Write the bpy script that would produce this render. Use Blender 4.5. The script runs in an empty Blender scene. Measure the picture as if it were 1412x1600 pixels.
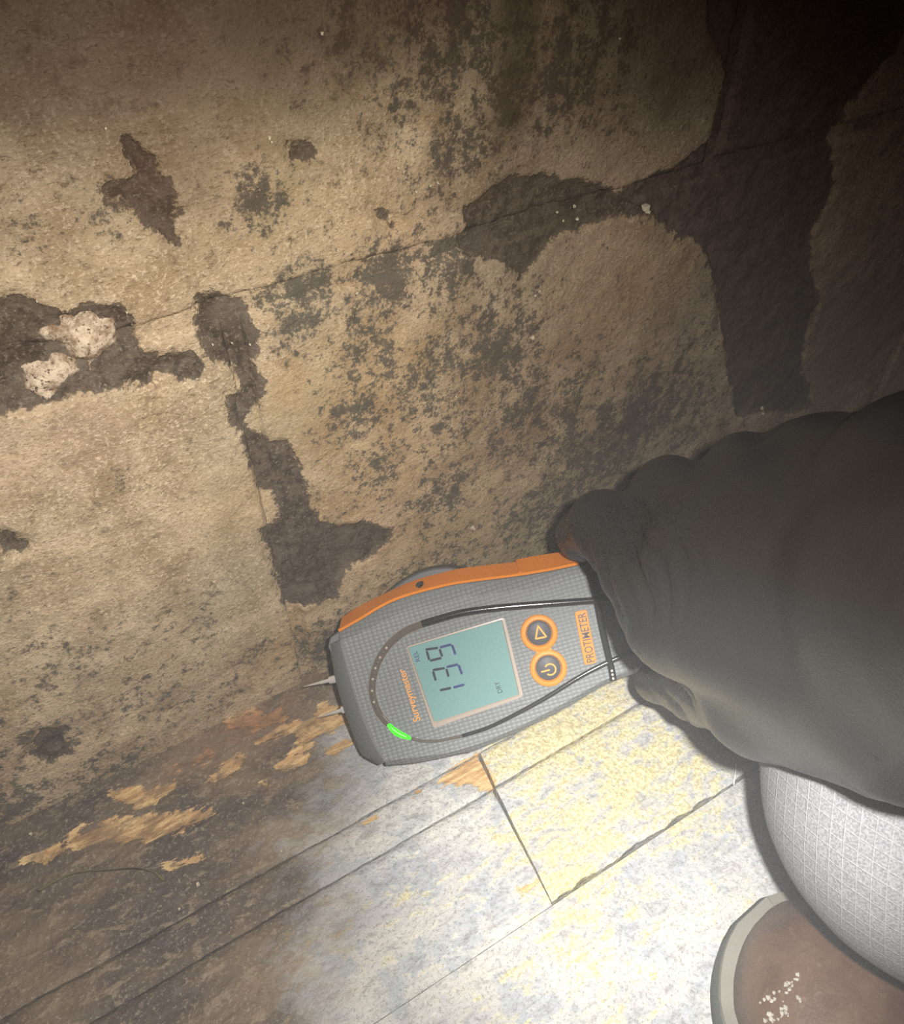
import bpy, math, random
import numpy as np
from mathutils import Matrix, Vector

random.seed(7)
rng = np.random.default_rng(11)
scene = bpy.context.scene
col = scene.collection

# ------------------------------------------------------------------ camera
FPX, IW, IH = 1300.0, 1412, 1600           # focal length in pixels of the 1412x1600 frame
YAW, PITCH, CAM_H = math.radians(31.2), math.radians(45.0), 0.385
CAM = np.array([0.0, -0.2605, CAM_H])
HEAD = np.array([math.sin(YAW), math.cos(YAW), 0.0])
CR = np.array([math.cos(YAW), -math.sin(YAW), 0.0])
CF = HEAD * math.cos(PITCH) - np.array([0, 0, math.sin(PITCH)])
CU = HEAD * math.sin(PITCH) + np.array([0, 0, math.cos(PITCH)])

cam_d = bpy.data.cameras.new('camera')
cam_d.sensor_fit = 'HORIZONTAL'; cam_d.sensor_width = 36.0
cam_d.lens = FPX / IW * 36.0
cam_d.clip_start = 0.01; cam_d.clip_end = 20
cam = bpy.data.objects.new('camera', cam_d); col.objects.link(cam)
m = Matrix.Identity(4)
for i in range(3):
    m[i][0], m[i][1], m[i][2], m[i][3] = CR[i], CU[i], -CF[i], CAM[i]
cam.matrix_world = m
scene.camera = cam

def ray(x, y):
    return CF + CR * (x - 706.0) / FPX + CU * (800.0 - y) / FPX
def pw(x, y, d):            # a point at depth d
    return CAM + ray(x, y) * d
def on_floor(x, y, z=0.0):
    r = ray(x, y); return CAM + r * ((z - CAM[2]) / r[2])
def on_wall(x, y, wy=0.0):
    r = ray(x, y); return CAM + r * ((wy - CAM[1]) / r[1])
def project(P):
    q = np.asarray(P) - CAM
    d = q @ CF
    return 706 + FPX * (q @ CR) / d, 800 - FPX * (q @ CU) / d, d

# ------------------------------------------------------------------ light and exposure
world = bpy.data.worlds.new('dark_room'); scene.world = world; world.use_nodes = True
bg = world.node_tree.nodes['Background']
bg.inputs[0].default_value = (1.0, 0.72, 0.55, 1); bg.inputs[1].default_value = 0.05

def torch(name, energy, size_deg, blend, color, aim, radius=0.004):
    l = bpy.data.lights.new(name, 'SPOT'); l.energy = energy; l.color = color
    l.spot_size = math.radians(size_deg); l.spot_blend = blend; l.shadow_soft_size = radius
    o = bpy.data.objects.new(name, l); col.objects.link(o)
    p = CAM + CR * 0.019 + CU * 0.010 - CF * 0.004
    o.location = p
    tgt = on_floor(*aim)
    o.rotation_euler = Vector(tgt - p).to_track_quat('-Z', 'Y').to_euler()
    return o
torch('torch_hot_spot', 10.5, 37, 1.0, (1.0, 0.99, 0.955), (1000, 1310))
torch('torch_spill', 7.8, 108, 1.0, (1.0, 0.965, 0.91), (540, 1110))

vs = scene.view_settings
vs.view_transform = 'Standard'; vs.look = 'None'; vs.gamma = 1.0; vs.exposure = 0.0
vs.use_curve_mapping = False
scene.cycles.use_denoising = False      # keep the fine grain of the surfaces
scene.cycles.max_bounces = 4; scene.cycles.diffuse_bounces = 3; scene.cycles.glossy_bounces = 2; scene.cycles.transmission_bounces = 1
scene.cycles.volume_bounces = 0
scene.cycles.adaptive_threshold = 0.04
scene.display_settings.display_device = 'sRGB'

# ------------------------------------------------------------------ numpy noise
def vnoise(x, y, seed=0):
    xi = np.floor(x).astype(np.int64); yi = np.floor(y).astype(np.int64)
    xf = x - xi; yf = y - yi
    u = xf * xf * (3 - 2 * xf); v = yf * yf * (3 - 2 * yf)
    def hsh(a, b):
        n = (a * 374761393 + b * 668265263 + seed * 974711) & 0x7fffffff
        n = ((n ^ (n >> 13)) * 1274126177) & 0x7fffffff
        return ((n ^ (n >> 16)) & 0xffff) / 65535.0
    a = hsh(xi, yi); b = hsh(xi + 1, yi); c = hsh(xi, yi + 1); d = hsh(xi + 1, yi + 1)
    return (a * (1 - u) + b * u) * (1 - v) + (c * (1 - u) + d * u) * v
def fbm(x, y, freq, oct=4, seed=0):
    s = np.zeros_like(x); amp = 1.0; tot = 0
    for i in range(oct):
        s += amp * vnoise(x * freq, y * freq, seed + i * 17); tot += amp; amp *= 0.5; freq *= 2.03
    return s / tot - 0.5
def sstep(a, b, x):
    t = np.clip((x - a) / (b - a), 0, 1); return t * t * (3 - 2 * t)
def poly_sd(px, py, poly):          # signed distance, positive inside
    poly = np.asarray(poly, float); n = len(poly)
    best = np.full(px.shape, 1e9); inside = np.zeros(px.shape, bool)
    for i in range(n):
        a = poly[i]; b = poly[(i + 1) % n]; e = b - a
        wx, wy = px - a[0], py - a[1]
        t = np.clip((wx * e[0] + wy * e[1]) / max(e @ e, 1e-18), 0, 1)
        best = np.minimum(best, (wx - e[0] * t) ** 2 + (wy - e[1] * t) ** 2)
        c = ((a[1] > py) != (b[1] > py))
        with np.errstate(divide='ignore', invalid='ignore'):
            xi = (b[0] - a[0]) * (py - a[1]) / (b[1] - a[1]) + a[0]
        inside ^= c & (px < xi)
    d = np.sqrt(best)
    return np.where(inside, d, -d)

# ------------------------------------------------------------------ mesh helpers
def new_obj(name, verts, faces, mat=None, parent=None, smooth=False, attrs=None, sharp=None):
    me = bpy.data.meshes.new(name)
    verts = np.asarray(verts, float)
    me.from_pydata([tuple(v) for v in verts], [], [tuple(f) for f in faces])
    if attrs:
        for k, v in attrs.items():
            at = me.attributes.new(k, 'FLOAT', 'POINT')
            at.data.foreach_set('value', np.asarray(v, np.float32))
    me.update()
    if smooth:
        me.shade_smooth()
        if sharp is not None: me.set_sharp_from_angle(angle=math.radians(sharp))
    if mat: me.materials.append(mat)
    o = bpy.data.objects.new(name, me); col.objects.link(o)
    if parent: o.parent = parent
    return o
def empty(name, M=None):
    o = bpy.data.objects.new(name, None); col.objects.link(o)
    o.empty_display_size = 0.02
    if M is not None: o.matrix_world = M
    return o
def tag(o, label, cat, group=None, kind=None):
    o['label'] = label; o['category'] = cat
    if group: o['group'] = group
    if kind: o['kind'] = kind
    return o
def bevel(o, w, seg=2, ang=35):
    b = o.modifiers.new('bevel', 'BEVEL'); b.width = w; b.segments = seg
    b.limit_method = 'ANGLE'; b.angle_limit = math.radians(ang); b.harden_normals = False
    return o
def grid_faces(nu, nv):
    i = np.arange(nu - 1)[:, None] * nv + np.arange(nv - 1)[None, :]
    return np.stack([i, i + nv, i + nv + 1, i + 1], -1).reshape(-1, 4)

# ------------------------------------------------------------------ node helpers
class Mat:
    def __init__(self, name, rough=0.8, spec=0.3):
        self.m = bpy.data.materials.new(name); self.m.use_nodes = True
        self.nt = self.m.node_tree; self.b = self.nt.nodes['Principled BSDF']
        self.b.inputs['Roughness'].default_value = rough
        self.b.inputs['Specular IOR Level'].default_value = spec
        self.tc = self.nt.nodes.new('ShaderNodeTexCoord').outputs['Object']
    def link(self, a, b): self.nt.links.new(a, b)
    def noise(self, scale, detail=4, rough=0.6, stretch=None, distort=0.0):
        n = self.nt.nodes.new('ShaderNodeTexNoise')
        n.inputs['Scale'].default_value = scale; n.inputs['Detail'].default_value = detail
        n.inputs['Roughness'].default_value = rough; n.inputs['Distortion'].default_value = distort
        src = self.tc
        if stretch:
            mp = self.nt.nodes.new('ShaderNodeMapping'); mp.inputs['Scale'].default_value = stretch
            self.link(src, mp.inputs[0]); src = mp.outputs[0]
        self.link(src, n.inputs['Vector']); return n.outputs['Fac']
    def voronoi(self, scale, feature='F1', stretch=None, rnd=1.0):
        n = self.nt.nodes.new('ShaderNodeTexVoronoi'); n.feature = feature
        n.inputs['Scale'].default_value = scale; n.inputs['Randomness'].default_value = rnd
        src = self.tc
        if stretch:
            mp = self.nt.nodes.new('ShaderNodeMapping'); mp.inputs['Scale'].default_value = stretch
            self.link(src, mp.inputs[0]); src = mp.outputs[0]
        self.link(src, n.inputs['Vector']); return n.outputs['Distance']
    def attr(self, name):
        n = self.nt.nodes.new('ShaderNodeAttribute'); n.attribute_name = name; return n.outputs['Fac']
    def math(self, op, a, b=None, clamp=False):
        n = self.nt.nodes.new('ShaderNodeMath'); n.operation = op; n.use_clamp = clamp
        for i, v in enumerate((a, b)):
            if v is None: continue
            if isinstance(v, (int, float)): n.inputs[i].default_value = v
            else: self.link(v, n.inputs[i])
        return n.outputs[0]
    def ramp01(self, v, lo, hi):
        n = self.nt.nodes.new('ShaderNodeMapRange'); n.interpolation_type = 'SMOOTHSTEP'
        n.inputs['From Min'].default_value = lo; n.inputs['From Max'].default_value = hi
        self.link(v, n.inputs['Value']); return n.outputs['Result']
    def mix(self, f, a, b, blend='MIX'):
        n = self.nt.nodes.new('ShaderNodeMix'); n.data_type = 'RGBA'; n.blend_type = blend
        for idx, v in ((0, f), (6, a), (7, b)):
            if isinstance(v, (int, float)): n.inputs[idx].default_value = v
            elif isinstance(v, tuple): n.inputs[idx].default_value = (*v, 1)
            else: self.link(v, n.inputs[idx])
        return n.outputs[2]
    def color(self, c):
        if isinstance(c, tuple): self.b.inputs['Base Color'].default_value = (*c, 1)
        else: self.link(c, self.b.inputs['Base Color'])
        return self
    def bump(self, h, strength=0.5, dist=0.001):
        n = self.nt.nodes.new('ShaderNodeBump'); n.inputs['Strength'].default_value = strength
        n.inputs['Distance'].default_value = dist
        self.link(h, n.inputs['Height']); self.link(n.outputs[0], self.b.inputs['Normal']); return self
    def rough(self, v): self.link(v, self.b.inputs['Roughness']); return self

def plain(name, c, rough=0.5, spec=0.4, metal=0.0, emit=None, es=0.0):
    M = Mat(name, rough, spec); M.color(c)
    M.b.inputs['Metallic'].default_value = metal
    if emit: M.b.inputs['Emission Color'].default_value = (*emit, 1); M.b.inputs['Emission Strength'].default_value = es
    # a whisper of surface unevenness so nothing is perfectly uniform
    n = M.noise(900, 2); M.bump(n, 0.06, 0.0004)
    return M.m

# ------------------------------------------------------------------ surface materials
def block_material():
    M = Mat('mould_stained_block', 0.86, 0.22)
    n1 = M.noise(38, 5, 0.62); n2 = M.noise(190, 5, 0.72); n3 = M.noise(700, 3, 0.72); n4 = M.noise(1300, 2, 0.7, (0.5, 1, 1)); hue = M.noise(7, 4, 0.6)
    vs_ = M.noise(120, 5, 0.65, (1.0, 1.0, 0.28)); big = M.noise(11, 4, 0.55)
    pit = M.voronoi(330)
    c = M.mix(M.ramp01(n1, 0.32, 0.68), (0.300, 0.205, 0.112), (0.560, 0.430, 0.275))
    c = M.mix(M.math('MULTIPLY', M.ramp01(big, 0.42, 0.66), 0.6), c, (0.36, 0.29, 0.19))
    c = M.mix(M.math('MULTIPLY', M.ramp01(n3, 0.50, 0.66), 0.7), c, (0.70, 0.56, 0.39))
    c = M.mix(M.math('MULTIPLY', M.ramp01(n2, 0.54, 0.66), 0.55), c, (0.165, 0.115, 0.065))
    c = M.mix(M.math('MULTIPLY', M.ramp01(n4, 0.54, 0.68), 0.55), c, (0.15, 0.105, 0.06))
    fl_ = M.noise(420, 3, 0.7, (0.75, 1, 1.5), 0.8)
    c = M.mix(M.math('MULTIPLY', M.ramp01(fl_, 0.60, 0.67), 0.7), c, (0.13, 0.088, 0.05))
    c = M.mix(M.math('MULTIPLY', M.ramp01(hue, 0.50, 0.66), 0.55), c, (0.31, 0.275, 0.165))
    c = M.mix(M.math('MULTIPLY', M.ramp01(hue, 0.46, 0.32), 0.45), c, (0.45, 0.30, 0.20))
    rust = M.attr('rust')
    c = M.mix(M.math('MULTIPLY', rust, 0.75, True), c, (0.47, 0.29, 0.125))
    # mould: soft field broken into specks
    mo = M.attr('mould')
    sp = M.math('ADD', M.math('MULTIPLY', M.math('SUBTRACT', n2, 0.5), 2.1), M.math('MULTIPLY', M.math('SUBTRACT', n3, 0.5), 1.5))
    st = M.math('MULTIPLY', M.math('SUBTRACT', vs_, 0.5), 1.6)
    mf = M.ramp01(M.math('ADD', M.math('ADD', mo, sp), M.math('MULTIPLY', st, M.attr('streak'))), 0.36, 0.74)
    c = M.mix(M.math('MULTIPLY', mf, 0.88), c, M.mix(n1, (0.050, 0.046, 0.036), (0.10, 0.09, 0.07)))
    # bare dark patches with ragged rims
    dk = M.attr('dark')
    e = M.math('ADD', dk, M.math('ADD', M.math('MULTIPLY', M.math('SUBTRACT', n2, 0.5), 0.011), M.math('MULTIPLY', M.math('SUBTRACT', n1, 0.5), 0.016)))
    df = M.ramp01(e, -0.0006, 0.0010)
    dc = M.mix(M.ramp01(n2, 0.40, 0.60), (0.040, 0.028, 0.020), (0.112, 0.084, 0.060))
    dc = M.mix(M.math('MULTIPLY', M.ramp01(n1, 0.52, 0.62), 0.5), dc, (0.135, 0.110, 0.082))
    dc = M.mix(M.math('MULTIPLY', M.ramp01(n3, 0.54, 0.66), 0.75), dc, (0.20, 0.165, 0.125))
    c = M.mix(M.math('MULTIPLY', df, 0.95), c, dc)
    # algae tint, then brown damp tint that also paints in torch falloff
    c = M.mix(M.math('MULTIPLY', M.attr('green'), 0.75, True), c, (0.060, 0.072, 0.028))
    c = M.mix(M.math('MULTIPLY', M.attr('damp_falloff'), 0.85, True), c, (0.070, 0.040, 0.026))
    M.color(c)
    h = M.math('ADD', M.math('MULTIPLY', n2, 0.45), M.math('ADD', M.math('MULTIPLY', n3, 0.6), M.math('ADD', M.math('MULTIPLY', pit, 0.3), M.math('MULTIPLY', n4, 0.35))))
    h = M.math('SUBTRACT', h, M.math('MULTIPLY', df, 0.5))
    M.bump(h, 0.8, 0.0013)
    return M.m

def mortar_material():
    M = Mat('dark_mortar', 0.9, 0.2)
    n = M.noise(150, 6, 0.7); n3 = M.noise(600, 3)
    c = M.mix(M.ramp01(n, 0.35, 0.7), (0.040, 0.030, 0.022), (0.10, 0.08, 0.06))
    c = M.mix(M.ramp01(n3, 0.62, 0.74), c, (0.22, 0.19, 0.14))
    M.color(c); M.bump(M.math('ADD', n, n3), 0.8, 0.002)
    return M.m

def board_material():
    M = Mat('adhesive_smeared_board', 0.62, 0.35)
    g = (0.5, 1.0, 1.0)
    n1 = M.noise(26, 4, 0.62, g); n2 = M.noise(165, 5, 0.74, g, 0.4); n3 = M.noise(620, 3, 0.72); nb = M.noise(55, 4, 0.6, (1, 1, 1), 0.6)
    vor = M.voronoi(300)
    c = M.mix(M.ramp01(n1, 0.36, 0.62), (0.42, 0.42, 0.42), (0.52, 0.51, 0.47))
    c = M.mix(M.math('MULTIPLY', M.ramp01(nb, 0.50, 0.62), 0.8), c, (0.36, 0.385, 0.42))
    c = M.mix(M.math('MULTIPLY', M.ramp01(n2, 0.52, 0.64), 0.65), c, (0.66, 0.65, 0.60))
    c = M.mix(M.math('MULTIPLY', M.ramp01(n2, 0.48, 0.36), 0.55), c, (0.235, 0.225, 0.225))
    c = M.mix(M.math('MULTIPLY', M.ramp01(n3, 0.47, 0.36), 0.6), c, (0.20, 0.19, 0.185))
    yl = M.ramp01(M.math('ADD', M.attr('yellow'), M.math('MULTIPLY', M.math('SUBTRACT', n2, 0.5), 2.2)), 0.35, 0.75)
    c = M.mix(M.math('MULTIPLY', yl, 0.95), c, M.mix(M.ramp01(n3, 0.4, 0.6), (0.44, 0.37, 0.175), (0.66, 0.60, 0.35)))
    # dirt
    df = M.ramp01(M.math('ADD', M.attr('dirt'), M.math('ADD', M.math('MULTIPLY', M.math('SUBTRACT', n2, 0.5), 1.3), M.math('MULTIPLY', M.math('SUBTRACT', n3, 0.5), 0.7))), 0.22, 0.95)
    dc = M.mix(M.ramp01(n1, 0.38, 0.62), (0.050, 0.029, 0.016), (0.165, 0.106, 0.056))
    dc = M.mix(M.math('MULTIPLY', M.ramp01(n2, 0.53, 0.62), 0.7), dc, (0.24, 0.175, 0.105))
    dc = M.mix(M.math('MULTIPLY', M.ramp01(n3, 0.54, 0.68), 0.7), dc, (0.30, 0.25, 0.18))
    c = M.mix(M.math('MULTIPLY', df, 0.95), c, dc)
    c = M.mix(M.math('MULTIPLY', M.math('MULTIPLY', M.attr('redwood'), M.ramp01(n2, 0.44, 0.60)), 0.6), c, (0.22, 0.105, 0.058))
    # torn wood
    fib = M.noise(260, 5, 0.65, (0.16, 1.3, 1.0))
    e = M.math('ADD', M.attr('wood'), M.math('ADD', M.math('MULTIPLY', M.math('SUBTRACT', n2, 0.5), 0.015), M.math('MULTIPLY', M.math('SUBTRACT', fib, 0.5), 0.012)))
    wf = M.ramp01(e, -0.0004, 0.0005)
    wc = M.mix(M.ramp01(fib, 0.34, 0.66), (0.44, 0.24, 0.09), (0.74, 0.52, 0.25))
    wc = M.mix(M.attr('redwood'), wc, (0.36, 0.17, 0.08))
    wc = M.mix(M.math('MULTIPLY', M.math('MULTIPLY', M.attr('dirt'), M.ramp01(n2, 0.62, 0.42)), 0.75, True), wc, (0.19, 0.115, 0.058))
    c = M.mix(wf, c, wc)
    M.color(c)
    h = M.math('ADD', M.math('MULTIPLY', n2, 0.9), M.math('ADD', M.math('MULTIPLY', n3, 0.45), M.math('MULTIPLY', vor, 0.5)))
    h = M.math('SUBTRACT', h, M.math('MULTIPLY', wf, M.math('ADD', 0.5, M.math('MULTIPLY', fib, -0.6))))
    M.bump(h, 0.85, 0.0014)
    return M.m

MAT_BLOCK = block_material(); MAT_MORTAR = mortar_material(); MAT_BOARD = board_material()

# ------------------------------------------------------------------ the wall: blockwork with dark joints
def wpoly(pts): return [(lambda q: (q[0], q[2]))(on_wall(*p)) for p in pts]
DARK = [wpoly(p) for p in [
    [(305,460),(340,458),(375,480),(398,520),(400,545),(390,560),(405,590),(402,640),(385,635),(375,600),(362,575),(340,570),(318,550),(308,520)],
    [(352,617),(380,612),(392,635),(388,655),(372,665),(360,650)],
    [(385,672),(410,680),(420,690),(450,685),(465,720),(478,765),(498,790),(505,812),(530,815),(560,810),(610,825),(605,845),(575,870),(540,880),(525,905),(525,930),(500,940),(460,950),(440,935),(432,890),(420,860),(400,825),(430,815),(437,795),(430,765),(400,760),(395,740),(385,700)],
    [(-60,460),(30,465),(60,468),(95,480),(130,475),(180,470),(205,485),(217,500),(215,525),(225,545),(255,548),(300,550),(318,565),(315,590),(280,590),(265,580),(245,585),(235,605),(195,600),(150,605),(100,620),(50,632),(-60,660)],
    [(185,207),(240,235),(242,250),(260,280),(280,330),(270,350),(280,390),(290,405),(255,375),(230,350),(200,320),(165,310),(160,290),(200,270),(190,240)],
    [(437,215),(470,222),(495,235),(480,245),(455,250),(445,240)],
    [(575,315),(600,315),(620,345),(615,362),(595,345),(580,330)],
    [(720,318),(800,268),(900,280),(970,300),(985,285),(1050,255),(1110,215),(1125,130),(1095,0),(1080,-80),(1500,-80),(1420,40),(1330,150),(1290,215),(1300,300),(1262,380),(1275,470),(1248,560),(1262,630),(1225,648),(1190,636),(1150,650),(1138,600),(1130,540),(1100,380),(1060,365),(1010,335),(950,345),(880,365),(850,390),(812,440),(790,410),(720,385)],
    [(0,820),(30,832),(44,850),(25,862),(5,855)],
    [(60,1140),(100,1130),(110,1170),(80,1190),(40,1180)],
]]
def soft(x, z, blobs):
    f = np.zeros_like(x)
    for (px, py, rad, a) in blobs:
        q = on_wall(px, py); q2 = on_wall(px + rad, py)
        s = np.linalg.norm(q2 - q)
        f = np.maximum(f, a * np.exp(-((x - q[0]) ** 2 + (z - q[2]) ** 2) / (s * s)))
    return f
MOULD = [(470,470,70,.62),(600,435,60,.66),(700,420,55,.66),(560,540,70,.5),(540,640,60,.55),(590,730,60,.45),(700,640,75,.38),
         (760,560,90,.52),(850,650,90,.46),(700,760,70,.42),(880,760,80,.42),(950,700,90,.5),(640,600,70,.4),(820,800,60,.42),(1000,640,80,.5),
         (60,1150,90,.6),(100,1040,110,.40),(250,1080,100,.40),(40,930,80,.30),(300,960,80,.24),(330,1090,60,.42),(180,1200,80,.6),(400,1010,50,.36),(520,1000,60,.55),(480,870,60,.6),(20,1250,80,.7),
         (180,760,50,.26),(160,340,60,.42),(60,360,60,.4),(400,310,60,.62),(700,240,70,.5),(760,200,60,.42),(880,860,60,.5),(720,60,120,.45),(900,90,110,.45),(560,50,90,.4),(780,150,60,.5),(630,150,60,.45),(700,900,90,.3),(1080,660,60,.3)]
GREEN = [(800,20,45,.95),(800,90,45,.95),(790,170,40,.7),(815,40,30,1.0),(560,60,70,.5),(700,80,50,.4),(960,60,100,.6),(1050,120,80,.55),(520,140,60,.35),(860,330,80,.35)]
DAMP_FALLOFF = [(900,560,150,.52),(1010,640,130,.55),(820,430,120,.42),(90,420,120,.22),(60,60,160,.55),(200,110,100,.6),(330,40,140,.5),(600,120,90,.4),(1000,150,130,.6),(950,470,110,.5),(1050,500,90,.6),(1200,300,200,.7),(1300,500,160,.7),(1250,80,200,.8),(690,30,110,.45),(860,150,80,.5),(320,200,80,.25)]  # brown damp, also painting the wall darker where the torch falls off
RUST = [(580,600,120,.55),(450,600,50,.6),(620,700,120,.5),(560,780,80,.5),(640,840,100,.45),(500,560,60,.3),(700,850,120,.45),(400,350,200,.25),(580,380,120,.35),(900,560,120,.4),(450,1000,60,.4),(380,780,70,.35),(960,480,90,.5)]
def wall_fields(x, z):
    dark = np.full(x.shape, -1.0)
    for p in DARK: dark = np.maximum(dark, poly_sd(x, z, p))
    pxl, pyl, _ = project(np.stack([x, np.zeros_like(x), z], -1))
    mould = soft(x, z, MOULD) * 1.05 + 0.30 * fbm(x, z, 22, 4, 5) + 0.02 + 0.13 * sstep(.05, .09, x)
    streak = np.clip(soft(x, z, [(720,80,150,1.),(900,120,130,1.),(560,60,120,.8),(800,480,170,1.0),(900,420,120,.9),(720,250,90,.9),(950,600,150,.9),(1000,760,150,.5)]), 0, 1)
    return dict(dark=dark, mould=mould, green=soft(x, z, GREEN), damp_falloff=np.maximum(soft(x, z, DAMP_FALLOFF), .95 * sstep(.232, .318, z + .10 * fbm(x, z, 16, 4, 55) + .05 * np.clip(x - .1, 0, .3))), rust=soft(x, z, RUST), streak=streak)  # damp term: grime on the upper wall plus painted light falloff

def wall_base():
    xs = np.r_[-1.0, -.6, np.arange(-.30, .70, .0022), .8, 1.0, 1.3]; zs = np.r_[-.02, np.arange(0, .38, .0022), .45, .55, .68, .80]
    X, Z = np.meshgrid(xs, zs, indexing='ij')
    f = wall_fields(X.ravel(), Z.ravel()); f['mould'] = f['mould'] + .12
    Y = .0016 - 0.0030 * fbm(X, Z, 14, 4, 3) - 0.0030 * fbm(X, Z, 110, 4, 19)
    v = np.stack([X, Y, Z], -1).reshape(-1, 3); nx, nz = X.shape
    idx = np.arange(nx * nz).reshape(nx, nz)
    loop = np.concatenate([idx[:, 0], idx[-1, 1:], idx[-2::-1, -1], idx[0, -2:0:-1]]); k = len(loop); n0 = len(v)
    back = v[loop].copy(); back[:, 1] = .12
    side = [(loop[i], loop[(i + 1) % k], n0 + (i + 1) % k, n0 + i) for i in range(k)]
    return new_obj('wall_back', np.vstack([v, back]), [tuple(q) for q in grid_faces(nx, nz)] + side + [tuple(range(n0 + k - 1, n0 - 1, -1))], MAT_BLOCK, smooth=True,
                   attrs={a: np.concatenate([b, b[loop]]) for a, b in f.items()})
wall = wall_base()
tag(wall, 'mould-blackened block wall with flaking tan skin rising behind the meter', 'wall', kind='structure')

def block(x0, x1, z0, z1, step, seed):
    nx = max(8, int((x1 - x0) / step)); nz = max(8, int((z1 - z0) / step))
    xs = np.linspace(x0, x1, nx); zs = np.linspace(z0, z1, nz)
    X, Z = np.meshgrid(xs, zs, indexing='ij')
    ex = np.minimum(X - x0, x1 - X); ez = np.minimum(Z - z0, z1 - Z)
    ed = np.minimum(ex, ez)
    # ragged, worn arrises
    rag = 0.0012 + 0.009 * (fbm(X, Z, 45, 4, seed) + 0.5) ** 3
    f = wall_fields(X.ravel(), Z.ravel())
    skin = sstep(0.0015, -0.0015, f['dark'].reshape(X.shape) + 0.010 * fbm(X, Z, 70, 4, 31))
    y = -0.0005 - 0.0016 * skin
    y += -0.0030 * fbm(X, Z, 14, 4, 3) - 0.0016 * fbm(X, Z, 95, 4, 9) * (1.0 + 0.7 * (1 - skin))
    y += 0.0052 * sstep(rag, 0.0, ed)
    y += 0.0012 * (rng.random() - 0.5)
    Y = y
    v = np.stack([X, Y, Z], -1).reshape(-1, 3)
    fs = grid_faces(nx, nz)[:, ::-1]
    # returns into the wall along the border
    idx = np.arange(nx * nz).reshape(nx, nz)
    loop = np.concatenate([idx[:, 0], idx[-1, 1:], idx[-2::-1, -1], idx[0, -2:0:-1]])
    back = v[loop].copy(); back[:, 1] = 0.03
    n0 = len(v); k = len(loop)
    side = [(loop[i], loop[(i + 1) % k], n0 + (i + 1) % k, n0 + i) for i in range(k)]
    vv = np.vstack([v, back])
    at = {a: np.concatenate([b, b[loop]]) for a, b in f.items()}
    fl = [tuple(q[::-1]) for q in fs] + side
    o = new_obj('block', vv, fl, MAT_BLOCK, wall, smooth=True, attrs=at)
    return o
JX = [(-0.83, -0.385), (-0.385, 0.066), (0.066, 0.516), (0.516, 0.966)]
for i, (a, b) in enumerate(JX):
    block(a + .002, b - .002, -.015, .2265, .0015 if i in (1, 2) else (.003 if i == 3 else .008), 40 + i)
for i, (a, b) in enumerate([(-0.61, -0.160), (-0.160, 0.292), (0.292, 0.742), (0.742, 1.19)]):
    block(a + .002, b - .002, .2315, .4505, (.008, .0015, .002, .008)[i], 60 + i)
for i, (a, b) in enumerate(JX):
    block(a + .002, b - .002, .4555, .672, .010, 80 + i)

# pale stone showing where the skin has broken away
def chunk(name, pts, y0, thick, mat, parent, seed, amp=0.0030, step=0.0010):
    P = np.array(wpoly(pts)); x0, z0 = P.min(0) - .003; x1, z1 = P.max(0) + .003
    xs = np.arange(x0, x1, step); zs = np.arange(z0, z1, step)
    X, Z = np.meshgrid(xs, zs, indexing='ij')
    sd = poly_sd(X, Z, P) + 0.014 * fbm(X, Z, 110, 5, seed) + .0025
    hgt = y0 + 0.003 - (thick + .003) * sstep(-0.001, 0.004, sd) - amp * 2 * fbm(X, Z, 160, 4, seed + 3)
    keep = sd > -0.0035
    idx = -np.ones(X.shape, int); idx[keep] = np.arange(keep.sum())
    v = np.stack([X[keep], hgt[keep], Z[keep]], -1)
    q = np.stack([idx[:-1, :-1], idx[1:, :-1], idx[1:, 1:], idx[:-1, 1:]], -1).reshape(-1, 4)
    q = q[(q >= 0).all(1)]
    return new_obj(name, v, q, mat, parent, smooth=True)
MS = Mat('pale_stone', 0.85, 0.25)
_n = MS.noise(240, 6, 0.7); _n2 = MS.noise(700, 3)
_c = MS.mix(MS.ramp01(_n, .36, .62), (.26, .17, .10), (.66, .53, .38)); _c = MS.mix(MS.ramp01(_n2, .57, .66), _c, (.13, .085, .055))
MS.color(_c); MS.bump(_n, .9, .002)
s1 = chunk('exposed_stone', [(92,478),(120,480),(150,490),(175,500),(181,520),(174,545),(152,562),(140,578),(115,566),(100,545),(78,537),(58,517),(95,505)], .001, .0030, MS.m, wall, 5)
s2 = chunk('exposed_stone', [(36,578),(60,568),(110,572),(131,580),(92,600),(68,612),(45,598)], .001, .0028, MS.m, wall, 8)

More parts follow.
